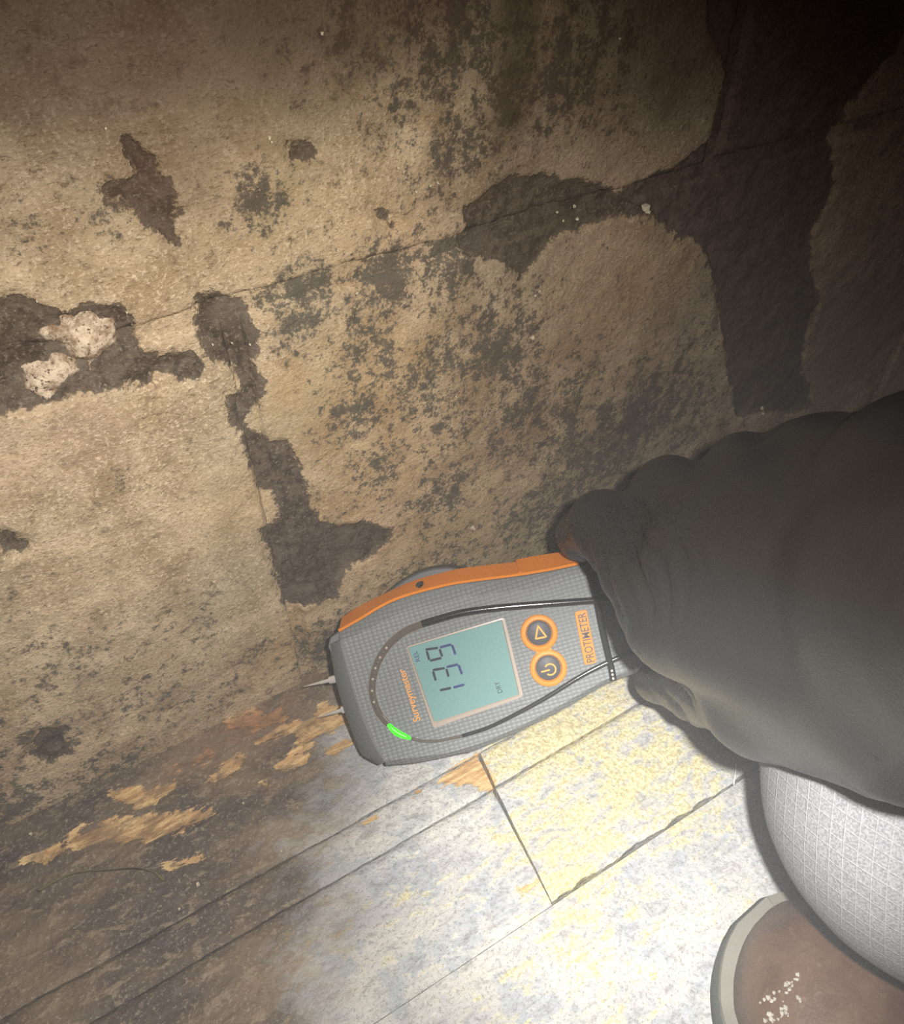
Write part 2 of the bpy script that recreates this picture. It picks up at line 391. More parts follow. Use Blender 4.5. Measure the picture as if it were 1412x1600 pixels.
# ------------------------------------------------------------------ the floor: narrow boards
floor = new_obj('floor', [(-1.0, .10, -.016), (1.3, .10, -.016), (1.3, -1.1, -.016), (-1.0, -1.1, -.016),
                          (-1.0, .10, -.05), (1.3, .10, -.05), (1.3, -1.1, -.05), (-1.0, -1.1, -.05)],
                [(0, 3, 2, 1), (4, 5, 6, 7), (0, 1, 5, 4), (1, 2, 6, 5), (2, 3, 7, 6), (3, 0, 4, 7)], MAT_MORTAR)
tag(floor, 'dirty timber strip floor smeared with pale old adhesive in the torch beam', 'floor', kind='structure')
def fpoly(pts): return [tuple(on_floor(*p)[:2]) for p in pts]
WOOD = [fpoly(p) for p in [
    [(432,1140),(478,1122),(505,1098),(548,1108),(552,1126),(505,1148),(472,1164),(455,1150),(438,1148)],
    [(503,1172),(540,1150),(562,1156),(520,1180)],
    [(430,1198),(455,1180),(480,1180),(480,1194),(450,1208),(436,1212)],
    [(318,1218),(345,1202),(350,1186),(380,1176),(388,1182),(372,1200),(362,1216),(335,1221)],
    [(165,1240),(190,1226),(210,1232),(268,1222),(280,1230),(240,1254),(215,1262),(190,1250)],
    [(100,1310),(160,1280),(240,1270),(330,1262),(337,1272),(292,1296),(255,1312),(180,1318),(120,1330)],
    [(668,1228),(700,1204),(746,1172),(760,1196),(776,1229),(752,1236),(735,1226),(716,1228),(700,1222)],
    [(408,1222),(420,1218),(424,1228),(412,1234)],
    [(355,1128),(375,1118),(440,1108),(452,1122),(420,1134),(370,1140)],
    [(812,1388),(836,1376),(838,1384),(816,1394)],
    [(270,1188),(330,1172),(345,1180),(280,1196)],
    [(40,1345),(90,1315),(110,1330),(70,1352)], [(240,1290),(280,1262),(300,1268),(262,1296)], [(150,1300),(200,1288),(215,1294),(165,1312)], [(395,1150),(430,1138),(438,1150),(402,1160)], [(460,1172),(490,1160),(494,1168),(466,1180)], [(260,1350),(320,1335),(325,1342),(268,1358)],
    [(560,1286),(585,1274),(588,1280),(566,1292)], [(640,1242),(656,1232),(660,1238),(644,1248)],
]]
RED = fpoly([(250,1215),(330,1150),(380,1112),(450,1095),(440,1128),(360,1175)])
YEL = [((960,1100), .05, .62), ((880,1150), .045, .8), ((820,1180), .03, .7), ((880,1300), .04, .7), ((1030,1200), .04, .65), ((930,1130), .03, .7), ((840,1290), .025, .65), ((900,1370), .03, .7), ((980,1230), .03, .75),
       ((900,1460), .025, .6), ((820,1520), .02, .45), ((650,1400), .02, .4), ((720,1390), .02, .35), ((1000,1420), .03, .45), ((560,1430), .02, .3),
       ((950,1560), .03, .45), ((780,1570), .03, .4), ((1100,1160), .03, .55), ((1150,1420), .03, .35), ((1060,1270), .03, .6), ((620,1500), .02, .3), ((500,1500), .02, .25)]
def floor_fields(x, y):
    wood = np.full(x.shape, -1.0)
    for p in WOOD: wood = np.maximum(wood, poly_sd(x, y, p))
    red = sstep(-.012, .008, poly_sd(x, y, RED))
    n = fbm(x, y, 30, 4, 77)
    yel = np.zeros_like(x)
    for (p, r, a) in YEL:
        q = on_floor(*p); yel = np.maximum(yel, a * np.exp(-(((x - q[0]) * .8) ** 2 + (y - q[1]) ** 2) / (r * r)))
    # filth lies thick along the wall and out to the left
    edge = 0.075 - 0.55 * np.clip(-y - .03, 0, .25)
    edge = np.where(y > -.03, edge + .02 + .5 * np.clip(y + .03, 0, .03), edge)
    d = sstep(0.045, -0.055, x - edge + 0.05 * n)
    d = np.maximum(d, .75 * sstep(-.016, -.002, y + .012 * n))
    for (p, r, a) in [((330,1335), .020, .95), ((420,1180), .016, .5), ((300,1180), .02, .8), ((250,1200), .02, .8), ((395,1330), .018, .6)]:
        q = on_floor(*p); d = np.maximum(d, a * np.exp(-((x - q[0]) ** 2 + (y - q[1]) ** 2) / (r * r)))
    return dict(wood=wood, redwood=red, yellow=yel, dirt=d)

def board(x0, x1, y0, y1, step=.0015, lift=0.0, ragged=(0.0006, 0.0006), seed=1, slant=(0.0, 0.0), gap=.0005, drop=(1, 1)):
    """one strip: y0 is the edge nearer the wall"""
    y0 -= gap; y1 += gap
    nx = max(6, int((x1 - x0) / step)); ny = max(6, int((y0 - y1) / step))
    u = np.linspace(0, 1, nx); w = np.linspace(0, 1, ny)
    Uu, Ww = np.meshgrid(u, w, indexing='ij')
    X = x0 + (x1 - x0) * Uu + slant[0] * Ww * (1 - Uu) + slant[1] * Ww * Uu
    e0 = y0 - np.abs(ragged[0] * 2 * fbm(X, X * 0 + seed, 70, 5, seed))
    e1 = y1 + np.abs(ragged[1] * 2 * fbm(X, X * 0 + seed + 9, 70, 5, seed + 2))
    Y = e0 + (e1 - e0) * Ww
    f = floor_fields(X.ravel(), Y.ravel())
    ed = np.minimum(np.minimum(e0 - Y + (0 if drop[0] else 1), Y - e1 + (0 if drop[1] else 1)), np.minimum(X - X.min(), X.max() - X))
    z = lift + 0.0012 * fbm(X, Y, 16, 3, 4) + 0.0007 * fbm(X, Y, 130, 4, 12)
    z += 0.0026 * f['dirt'].reshape(X.shape) * (fbm(X, Y, 60, 5, 21) + .15)
    z -= 0.0008 * sstep(-.0005, .0012, f['wood']).reshape(X.shape)
    z -= 0.0010 * sstep(0.0016, 0.0, ed)
    v = np.stack([X, Y, z], -1).reshape(-1, 3)
    fs = grid_faces(nx, ny)[:, ::-1]
    idx = np.arange(nx * ny).reshape(nx, ny)
    loop = np.concatenate([idx[:, 0], idx[-1, 1:], idx[-2::-1, -1], idx[0, -2:0:-1]])
    low = v[loop].copy(); low[:, 2] = -.015
    n0, k = len(v), len(loop)
    side = [(n0 + i, n0 + (i + 1) % k, loop[(i + 1) % k], loop[i]) for i in range(k)]
    at = {a: np.concatenate([b, b[loop]]) for a, b in f.items()}
    return new_obj('board', np.vstack([v, low]), [tuple(q) for q in fs] + side, MAT_BOARD, floor, smooth=True, attrs=at, sharp=50)
board(-.45, .75, .012, -.086, .0015, 0, (.0, .0008), 1, gap=.0003)
board(-.45, .1205, -.086, -.106, .0012, 0, (.0008, .0005), 2, (0, -.003), .0003)
board(.1220, .75, -.086, -.106, .0012, .0008, (.0006, .0004), 3, (-.003, 0))
board(-.45, .1165, -.106, -.166, .0015, 0, (.0006, .0), 4, (0, -.007), .0004, (1, 0))
board(.1180, .75, -.106, -.166, .0013, .0016, (.0006, .0030), 5, (-.008, 0), .0009)
board(-.45, .75, -.1659, -.2145, .0015, 0, (.0, .0), 6, gap=.0, drop=(0, 0))
board(-.45, .75, -.2145, -.2725, .0015, 0, (.0, .0006), 7, gap=.0, drop=(0, 1))
board(-.45, .75, -.2725, -.3325, .004, 0, (.0006, .0006), 8)
for i in range(6):
    board(-.45, .75, -.3325 - .06 * i, -.3925 - .06 * i, .010, 0, (.0, .0), 20 + i)
#__PART2__
# ------------------------------------------------------------------ implicit surfaces (bodies and cloth)
def surface_nets(lo, hi, h, f):
    lo = np.asarray(lo, float); n = np.ceil((np.asarray(hi) - lo) / h).astype(int) + 1
    ax = [lo[i] + h * np.arange(n[i]) for i in range(3)]
    D = np.empty(n, np.float32)
    for i in range(n[0]):
        Y, Z = np.meshgrid(ax[1], ax[2], indexing='ij')
        D[i] = f(np.stack([np.full(Y.shape, ax[0][i]), Y, Z], -1).reshape(-1, 3)).reshape(Y.shape)
    S = D < 0
    c = np.zeros(n - 1, np.int8)
    for a in (0, 1):
        for b in (0, 1):
            for d in (0, 1):
                c += S[a:n[0] - 1 + a, b:n[1] - 1 + b, d:n[2] - 1 + d]
    mask = (c > 0) & (c < 8)
    ii = np.argwhere(mask); acc = np.zeros((len(ii), 3)); cnt = np.zeros(len(ii))
    off = [(a, b, d) for a in (0, 1) for b in (0, 1) for d in (0, 1)]
    for p in off:
        for k in range(3):
            if p[k] == 0:
                q = list(p); q[k] = 1
                d0 = D[tuple((ii + p).T)]; d1 = D[tuple((ii + q).T)]
                x = (d0 < 0) != (d1 < 0)
                t = np.where(x, d0 / np.where(x, d0 - d1, 1), 0)
                pos = ii + np.asarray(p, float); pos[:, k] += t
                acc += np.where(x[:, None], pos, 0); cnt += x
    V = lo + h * acc / cnt[:, None]
    idx = -np.ones(mask.shape, np.int64); idx[mask] = np.arange(len(ii))
    F = []
    for k in range(3):
        a, b = [(1, 2), (2, 0), (0, 1)][k]
        s0 = [slice(None)] * 3; s1 = [slice(None)] * 3
        s0[k] = slice(0, -1); s1[k] = slice(1, None)
        e = np.argwhere(S[tuple(s0)] != S[tuple(s1)])
        ok = (e[:, a] > 0) & (e[:, b] > 0) & (e[:, a] < n[a] - 1) & (e[:, b] < n[b] - 1)
        e = e[ok]
        def at(da, db):
            g = e.copy(); g[:, a] += da; g[:, b] += db; return idx[tuple(g.T)]
        q = np.stack([at(-1, -1), at(0, -1), at(0, 0), at(-1, 0)], -1)
        inside = S[tuple(e.T)]
        q[~inside] = q[~inside][:, ::-1]
        F.append(q)
    return V, np.vstack(F)

def sdf_union(prims, k):
    """prims: list of (a, b, ra, rb) tapered capsules, blended smoothly"""
    def f(P):
        d = None
        for a, b, ra, rb in prims:
            ab = b - a; t = np.clip(((P - a) @ ab) / max(ab @ ab, 1e-12), 0, 1)
            q = P - a - t[:, None] * ab
            di = np.sqrt((q * q).sum(1)) - (ra + (rb - ra) * t)
            if d is None: d = di
            else:
                hh = np.clip(0.5 + 0.5 * (d - di) / k, 0, 1)
                d = d * (hh) * 0 + (d + (di - d) * hh) - k * hh * (1 - hh)
        return d
    return f
def body_mesh(prims, k, h):
    f = sdf_union(prims, k)
    A = np.array([p[0] for p in prims] + [p[1] for p in prims]); r = np.array([p[2] for p in prims] + [p[3] for p in prims])
    lo = (A - r[:, None]).min(0) - 3 * h - k; hi = (A + r[:, None]).max(0) + 3 * h + k
    V, F = surface_nets(lo, hi, h, f)
    def grad(P, e=5e-4):
        g = np.stack([f(P + np.eye(3)[i] * e) - f(P - np.eye(3)[i] * e) for i in range(3)], -1)
        return g / np.maximum(np.linalg.norm(g, axis=1, keepdims=True), 1e-9)
    for _ in range(2):
        V = V - grad(V) * f(V)[:, None]
    return V, F, grad(V)

# ------------------------------------------------------------------ the moisture meter
O = pw(728, 1050, 0.385)
ey = -CR * 0.957 - CU * 0.288 + CF * 0.045; ey /= np.linalg.norm(ey)
ex = -CR * 0.314 + CU * 0.950; ex -= ey * (ex @ ey); ex /= np.linalg.norm(ex)
ez = np.cross(ex, ey)
PXM = 0.385 / FPX
MM = Matrix([[ex[i], ey[i], ez[i], O[i]] for i in range(3)] + [[0, 0, 0, 1]])
meter = empty('moisture_meter', MM)
tag(meter, 'grey and orange handheld moisture meter with lit screen held at the wall base', 'moisture meter')
def mp(x, y, z=0.0):
    r = ray(x, y); p0 = O + ez * z
    t = ((p0 - CAM) @ ez) / (r @ ez)
    q = CAM + r * t - O
    return np.array([q @ ex, q @ ey])
def mpl(pts, z=0.0): return np.array([mp(a, b, z) for a, b in pts])
def resample(P, n):
    P = np.asarray(P, float); s = np.r_[0, np.cumsum(np.linalg.norm(np.diff(P, axis=0), axis=1))]
    t = np.linspace(0, s[-1], n)
    return np.stack([np.interp(t, s, P[:, i]) for i in range(P.shape[1])], -1)
def smooth_line(P, n):
    """Catmull-Rom through the points, evenly resampled"""
    P = np.asarray(P, float); Q = np.vstack([2 * P[0] - P[1], P, 2 * P[-1] - P[-2]]); out = []
    for i in range(1, len(Q) - 2):
        t = np.linspace(0, 1, 12, endpoint=False)[:, None]
        a, b, c, d = Q[i - 1], Q[i], Q[i + 1], Q[i + 2]
        out.append(.5 * (2 * b + (c - a) * t + (2 * a - 5 * b + 4 * c - d) * t ** 2 + (3 * b - a - 3 * c + d) * t ** 3))
    return resample(np.vstack(out + [P[-1:]]), n)
def strip(name, P, width, height, z0, mat, parent, closed=False, flat=False, nseg=5):
    """a raised bead along a line on the meter's face"""
    P = np.asarray(P, float); n = len(P)
    T = (np.roll(P, -1, 0) - np.roll(P, 1, 0)) if closed else np.gradient(P, axis=0)
    T /= np.maximum(np.linalg.norm(T, axis=1, keepdims=True), 1e-12); N = np.stack([-T[:, 1], T[:, 0]], -1)
    w = np.broadcast_to(np.asarray(width, float), (n,))
    prof = [(-.5, 0), (-.5, 1), (.5, 1), (.5, 0)] if flat else [(.5 * -math.cos(math.pi * i / (nseg - 1)), math.sin(math.pi * i / (nseg - 1))) for i in range(nseg)]
    if not flat: prof = [(-.5, -.5)] + prof + [(.5, -.5)]
    k = len(prof); V = []
    for j in range(n):
        for a, b in prof:
            q = P[j] + N[j] * a * w[j]; V.append((q[0], q[1], z0 + b * height))
    F = []
    rng_ = range(n if closed else n - 1)
    for j in rng_:
        j2 = (j + 1) % n
        for i in range(k - 1): F.append((j * k + i, j * k + i + 1, j2 * k + i + 1, j2 * k + i))
    if not closed: F += [tuple(range(k)), tuple(range((n - 1) * k + k - 1, (n - 1) * k - 1, -1))]
    return new_obj(name, V, F, mat, parent, smooth=not flat, sharp=50)
def plate(name, P, z0, z1, mat, parent, bev=0.0):
    P = np.asarray(P); n = len(P)
    A = P[:, 0] @ np.roll(P[:, 1], -1) - P[:, 1] @ np.roll(P[:, 0], -1)
    if A < 0: P = P[::-1]
    V = [(p[0], p[1], z0) for p in P] + [(p[0], p[1], z1) for p in P]
    F = [tuple(range(n, 2 * n)), tuple(range(n - 1, -1, -1))] + [(i, (i + 1) % n, n + (i + 1) % n, n + i) for i in range(n)]
    o = new_obj(name, V, F, mat, parent)
    if bev: bevel(o, bev, 2)
    return o

def meter_grey(name, c, scale):
    M = Mat(name, 0.55, 0.35)
    v = M.voronoi(scale, rnd=0.12, stretch=(1.0, 0.75, 0.2)); n = M.noise(700, 3)
    M.color(M.mix(M.ramp01(v, .25, .65), c, tuple(x * .78 for x in c)))
    M.bump(M.math('SUBTRACT', M.math('MULTIPLY', n, .15), v), 0.75, 0.0007)
    return M.m
G_FACE = meter_grey('grip_textured_grey', (.19, .20, .203), 560)
G_EDGE = plain('moulded_grey_plastic', (.135, .142, .142), .5, .35)
G_DARK = plain('dark_grey_plastic', (.06, .062, .062), .45, .4)
BLACK = plain('glossy_black_trim', (.018, .019, .02), .16, .6)
ORANGE = plain('orange_plastic', (.72, .225, .020), .38, .4)
ORANGE2 = plain('orange_soft_plastic', (.66, .24, .03), .5, .35)
SMOKE = plain('smoked_clear_plastic', (.11, .095, .08), .08, .8)
GREEN_LIT = plain('lit_green_segment', (.05, .5, .02), .3, .4, 0, (.03, 1.0, .0), 1.1)
STEEL = plain('bright_steel', (.72, .70, .66), .30, .6, .45)
LCD = plain('backlit_lcd', (.135, .235, .225), .22, .5, 0, (.25, .52, .50), .16)
BEZEL = plain('beige_screen_surround', (.36, .30, .25), .35, .4)
SEG = plain('lcd_segment', (.030, .036, .045), .4, .2)
SEGB = plain('lcd_segment_blue', (.035, .045, .14), .4, .2)
BTN = plain('dark_rubber_button', (.070, .068, .078), .5, .3)

n_s = 34
topF = [(531,1001),(560,991),(590,975),(623,959),(660,949),(694,940),(750,930),(805,923),(860,917),(905,908),(960,895),(1040,880),(1110,878)]
botF = [(601,1189),(650,1183),(700,1176),(753,1160),(810,1136),(868,1106),(953,1059),(1017,1037),(1080,1014),(1120,996)]
top1 = [(530,987),(560,970),(617,938),(694,916),(750,907),(805,900),(860,891),(903,882),(960,870),(1040,857),(1120,858)]
bot1 = [(603,1194),(650,1190),(715,1177),(753,1167),(868,1114),(953,1065),(1017,1043),(1080,1020),(1130,1000)]
top2 = [(533,967),(560,950),(600,930),(644,910),(694,896),(728,889),(805,880),(830,876),(895,867),(960,856),(1040,846),(1120,850)]
def ring(top, bot, z, head=None, headz=None):
    a = smooth_line(mpl(top, z), n_s); b = smooth_line(mpl(bot, z), n_s)[::-1]
    tail = smooth_line(np.vstack([a[-1], (a[-1] + b[0]) / 2 + (a[-1] - a[-4]) * .35, b[0]]), 9)[1:-1]
    hd = [(b[-1] + (a[0] - b[-1]) * t) for t in np.linspace(0, 1, 9)[1:-1]]
    bow = (a[0] - a[3]) / np.linalg.norm(a[0] - a[3]) * .0022
    hd = np.array([p + bow * math.sin(math.pi * t) for p, t in zip(hd, np.linspace(0, 1, 9)[1:-1])])
    return np.vstack([a, tail, b, hd])
r0 = ring(topF, botF, 0); r1 = ring(top1, bot1, -.006)
b2 = mpl(bot1, -.006); ctr = r1.mean(0)
r2 = ring(top2, bot1, -.019)
inward = lambda P, d: P + (ctr - P) / np.linalg.norm(ctr - P, axis=1, keepdims=True) * d
nr = len(r0)
lo_half = np.arange(nr) >= n_s + 4
r2 = np.where(lo_half[:, None], inward(r1, .0015), r2)
r3 = inward(r2, .0065)
rings = [(r0, 0.0), (inward(r1, .0004), -.0035), (r1, -.006), (inward(r2, 0.0), -.019), (r3, -.027)]
V = np.vstack([np.c_[R_, np.full(nr, z)] for R_, z in rings])
Fq = []
for L in range(len(rings) - 1):
    for i in range(nr):
        j = (i + 1) % nr
        Fq.append((L * nr + i, L * nr + j, (L + 1) * nr + j, (L + 1) * nr + i))
Fq.append(tuple(range(nr))[::-1]); Fq.append(tuple(range((len(rings) - 1) * nr, len(rings) * nr)))
body = new_obj('body', V, Fq, G_FACE, meter, smooth=True, sharp=28)
# make sure the normals look outwards
import bmesh
def fix_normals(o):
    bm = bmesh.new(); bm.from_mesh(o.data); bmesh.ops.recalc_face_normals(bm, faces=bm.faces); bm.to_mesh(o.data); bm.free()
fix_normals(body); bevel(body, .0007, 2, 30)

# orange strip along the side, with its lip and screw
def side_surface(name, lo_px, hi_px, zlo, zhi, off, mat, parent, n=40, lip=0.0):
    a = smooth_line(mpl(lo_px, zlo), n); b = smooth_line(mpl(hi_px, zhi), n)
    V = []
    for i in range(n):
        A = np.r_[a[i], zlo]; B = np.r_[b[i], zhi]
        t = np.r_[np.gradient(a, axis=0)[i], 0]; t /= np.linalg.norm(t)
        nn = np.cross(B - A, t); nn /= np.linalg.norm(nn)
        if nn[0] < 0: nn = -nn
        e = (B - A) / np.linalg.norm(B - A)
        V += [A - nn * .001, A + nn * (off + lip) - e * .0002, A + nn * (off + lip) + e * .0011, A + nn * off + e * .0013, B + nn * off, B + nn * off * .2 + e * .0006, B - nn * .001]
    k = 7; F = []
    for i in range(n - 1):
        for j in range(k - 1): F.append((i * k + j, i * k + j + 1, (i + 1) * k + j + 1, (i + 1) * k + j))
    F += [tuple(range(k)), tuple(range((n - 1) * k, n * k))]
    o = new_obj(name, V, F, mat, parent, smooth=True, sharp=35); fix_normals(o); return o
strip_o = side_surface('side_strip', top1[:8] + [(960,870)], [(535,967),(560,950),(600,930),(644,910),(694,896),(728,889),(805,880),(830,876),(895,867),(960,856)], -.0055, -.0185, .0007, ORANGE, meter, lip=.0005)
side_surface('strip_tab', [(810,899),(826,898),(860,892),(903,884),(930,877)], [(806,880),(830,875),(862,870),(895,866),(930,860)], -.0065, -.0188, .0019, ORANGE, strip_o, 16)
# screw in the strip
def disc(name, c, nrm, r, h, mat, parent, seg=20):
    c = np.asarray(c, float); nrm = np.asarray(nrm, float) / np.linalg.norm(nrm)
    t = np.cross(nrm, [0, 0, 1.0]) if abs(nrm[2]) < .9 else np.cross(nrm, [1.0, 0, 0]); t /= np.linalg.norm(t); s = np.cross(nrm, t)
    V = []
    for rr, hh in ((r, 0), (r, h), (r * .8, h * 1.25)):
        for i in range(seg):
            a = 2 * math.pi * i / seg; V.append(c + (t * math.cos(a) + s * math.sin(a)) * rr + nrm * hh)
    F = [tuple(range(2 * seg, 3 * seg)), tuple(range(seg))[::-1]]
    for L in range(2):
        for i in range(seg): j = (i + 1) % seg; F.append((L * seg + i, L * seg + j, (L + 1) * seg + j, (L + 1) * seg + i))
    o = new_obj(name, V, F, mat, parent, smooth=True, sharp=40); fix_normals(o); return o
qa = np.r_[mp(652, 921, -.009), -.009]; qb = np.r_[mp(655, 914, -.0125), -.0125]
sn = np.array([.86, .33, .40]); sn /= np.linalg.norm(sn)
sc = np.r_[mp(655, 917, -.0115), -.0115]
sr = disc('screw', sc + sn * .0006, sn, .0030, .0004, BLACK, strip_o)
disc('screw_head', sc + sn * .0009, sn, .0017, .0003, G_DARK, sr)

# housing bulge on the back, seen past the strip
bul = smooth_line(mpl([(596,934),(612,918),(640,899),(668,888),(695,884),(716,886),(735,892)], -.024), 24)
inn = bul[::-1] - np.array([.018, 0])
plate('sensor_housing', np.vstack([bul, inn]), -.0335, -.0185, G_DARK, meter, .0012)

# end cap around the pins
outer = smooth_line(mpl([(514,1006),(519,1035),(523,1058),(530,1085),(537,1108),(552,1150),(559,1166),(567,1181),(590,1194)], -.008), 30)
inner0 = smooth_line(mpl([(531,1001),(536,1022),(545,1055),(562,1110),(580,1155),(601,1190)], 0), 30)
mid0 = inner0 * .55 + outer * .45
bow = np.array([0, .0])
V = []; k = 5
for i in range(30):
    for P_, z in ((inner0[i] - np.array([0, .002]), -.0006), (inner0[i], .0004), (mid0[i], -.0012), (outer[i], -.008), (outer[i] - np.array([0, .004]), -.022)):
        V.append((P_[0], P_[1], z))
F = [(i * k + j, i * k + j + 1, (i + 1) * k + j + 1, (i + 1) * k + j) for i in range(29) for j in range(k - 1)]
F += [tuple(range(k)), tuple(range(29 * k, 30 * k))]
cap = new_obj('head_cap', V, F, G_EDGE, meter, smooth=True, sharp=45); fix_normals(cap)
# upper corner of the cap, where the strip begins
plate('cap_corner', mpl([(513,1010),(516,996),(532,985),(536,1000),(522,1030)], -.008), -.022, -.0065, G_EDGE, meter, .0008)

# pins
def tube3(name, pts, radii, mat, parent, seg=14):
    pts = np.asarray(pts, float); V = []
    d = pts[-1] - pts[0]; d /= np.linalg.norm(d)
    t = np.cross(d, [0, 0, 1.0]); t /= np.linalg.norm(t); s = np.cross(d, t)
    for p, r in zip(pts, radii):
        for i in range(seg): a = 2 * math.pi * i / seg; V.append(p + (t * math.cos(a) + s * math.sin(a)) * r)
    F = [(L * seg + i, L * seg + (i + 1) % seg, (L + 1) * seg + (i + 1) % seg, (L + 1) * seg + i) for L in range(len(pts) - 1) for i in range(seg)]
    F += [tuple(range(seg))[::-1], tuple(range((len(pts) - 1) * seg, len(pts) * seg))]
    o = new_obj(name, V, F, mat, parent, smooth=True, sharp=45); fix_normals(o); return o
for tip, base in (((474,1073),(522,1061)), ((496,1121),(541,1107))):
    A = np.r_[mp(*base, -.012), -.012]; B = np.r_[mp(*tip, -.016), -.016]
    L = np.linspace(0, 1, 6); P = [A + (B - A) * t for t in (0, .14, .16, .42, .45, 1.0)]
    pin = tube3('pin', P[2:], [.00095, .00090, .0008, .00010], STEEL, meter)
    tube3('pin_collar', [A + (A - B) * .2, A, P[1], P[1] + (B - A) * .03], [.0020, .0019, .0018, .0009], STEEL, pin)

# light guide and trims on the face
upper_px = [(1010,925),(950,936),(905,940),(850,944),(800,948),(760,952),(720,958),(690,966),(659,975)]
guide_px = [(659,975),(632,987),(607,1008),(590,1035),(582,1065),(583,1090),(592,1114),(607,1132)]
green_px = [(606,1131),(614,1140),(624,1147),(642,1154)]
thin_px = [(642,1154),(660,1158),(682,1158),(704,1154),(722,1150)]
lower_px = [(722,1150),(760,1138),(800,1119),(850,1092),(905,1058),(950,1035),(1010,1010),(1050,995)]
P = smooth_line(mpl(upper_px), 40); strip('face_trim', P, np.linspace(11, 12, 40) * PXM, .0011, 0, BLACK, meter)
gd = strip('light_guide', smooth_line(mpl(guide_px), 40), 12.5 * PXM, .0010, 0, SMOKE, meter)
gp = smooth_line(mpl(guide_px), 90)
CLEARL = plain('clear_edge_and_glint', (.42, .38, .33), .1, .8)
for s_ in (-1, 1):
    T = np.gradient(gp, axis=0); T /= np.linalg.norm(T, axis=1, keepdims=True); N_ = np.stack([-T[:, 1], T[:, 0]], -1)
    strip('guide_edge', gp + N_ * s_ * 6 * PXM, 1.6 * PXM, .0011, 0, CLEARL, gd)
for t in range(12):
    q = gp[30 + t * 4]; disc('led', (q[0], q[1], .0009), (0, 0, 1), 2.0 * PXM, .0002, G_DARK if t % 2 else BEZEL, gd, 12)
strip('lit_segment', smooth_line(mpl(green_px), 20), np.interp(np.linspace(0, 1, 20), [0, .4, .75, 1], [6, 11, 9, 4]) * PXM, .0013, 0, GREEN_LIT, gd)
strip('light_guide_tail', smooth_line(mpl(thin_px), 20), 5 * PXM, .0006, 0, SMOKE, gd)
strip('face_trim', smooth_line(mpl(lower_px), 40), np.linspace(6, 9.5, 40) * PXM, .0009, 0, BLACK, meter)
b1 = strip('cross_band', smooth_line(mpl([(920,896),(926,915),(933,945),(941,985),(949,1020),(955,1045),(958,1063)]), 30), 11 * PXM, .0015, 0, BLACK, meter)
b2_ = strip('cross_band', smooth_line(mpl([(995,890),(1001,930),(1008,975),(1013,1010),(1018,1043)]), 30), 11 * PXM, .0015, 0, BLACK, meter)
for (par, pts) in ((b1, [(955,1047),(956,1053),(957,1059)]), (b2_, [(1015,1030),(1016,1036),(1017,1041)])):
    for q in pts:
        q = mp(*q); disc('glint_dot', (q[0], q[1], .0015), (0, 0, 1), 2.0 * PXM, .0003, CLEARL, par, 10)  # pale discs standing in for glints on the glossy bands

# screen
SQ = [(638,1012),(783,969),(810,1085),(679,1128)]
SB = [(634,1010),(788,964),(818,1088),(677,1138)]
def rounded(Q, r, n=5):
    Q = np.asarray(Q, float); out = []
    for i in range(len(Q)):
        a, b, c = Q[i - 1], Q[i], Q[(i + 1) % len(Q)]
        p = b + (a - b) / np.linalg.norm(a - b) * r; q = b + (c - b) / np.linalg.norm(c - b) * r
        for t in np.linspace(0, 1, n): out.append((1 - t) ** 2 * p + 2 * t * (1 - t) * b + t * t * q)
    return np.array(out)
bi = rounded(mpl(SQ), 3 * PXM); bo = rounded(mpl(SB), 5 * PXM); n = len(bi)
V = [(*p, -.0002) for p in bo] + [(*p, .0007) for p in bo * .96 + bi * .04] + [(*p, .0008) for p in bi * .75 + bo * .25] + [(*p, .0001) for p in bi]
F = [(L * n + i, L * n + (i + 1) % n, (L + 1) * n + (i + 1) % n, (L + 1) * n + i) for L in range(3) for i in range(n)]
bz = new_obj('screen_bezel', V, F, BEZEL, meter, smooth=True, sharp=40); fix_normals(bz)
scr = plate('screen', bi, -.0004, .00025, LCD, meter)
c2 = lambda a, b: mp(640 + a / 7.432, 960 + b / 7.432)
def seg(a, b, mat):
    A, B = c2(*a), c2(*b); d = (B - A) / np.linalg.norm(B - A); w = np.array([-d[1], d[0]]) * 14 / 7.432 * PXM
    e = d * 12 / 7.432 * PXM
    plate('digit_segment', [A, A + e + w, B - e + w, B, B - e - w, A + e - w], .00025, .00040, mat, scr)
for a, b, m_ in [((180,407),(332,387),SEG),((196,418),(228,533),SEG),((232,538),(372,503),SEG),((345,395),(378,492),SEG),((346,383),(488,347),SEGB),((489,347),(532,468),SEGB),
                 ((264,645),(410,622),SEG),((270,655),(303,772),SEG),((424,625),(453,726),SEG),((424,611),(566,578),SEGB),((566,582),(608,698),SEGB),
                 ((346,881),(484,850),SEG),((502,848),(638,812),SEGB)]:
    seg(a, b, m_)
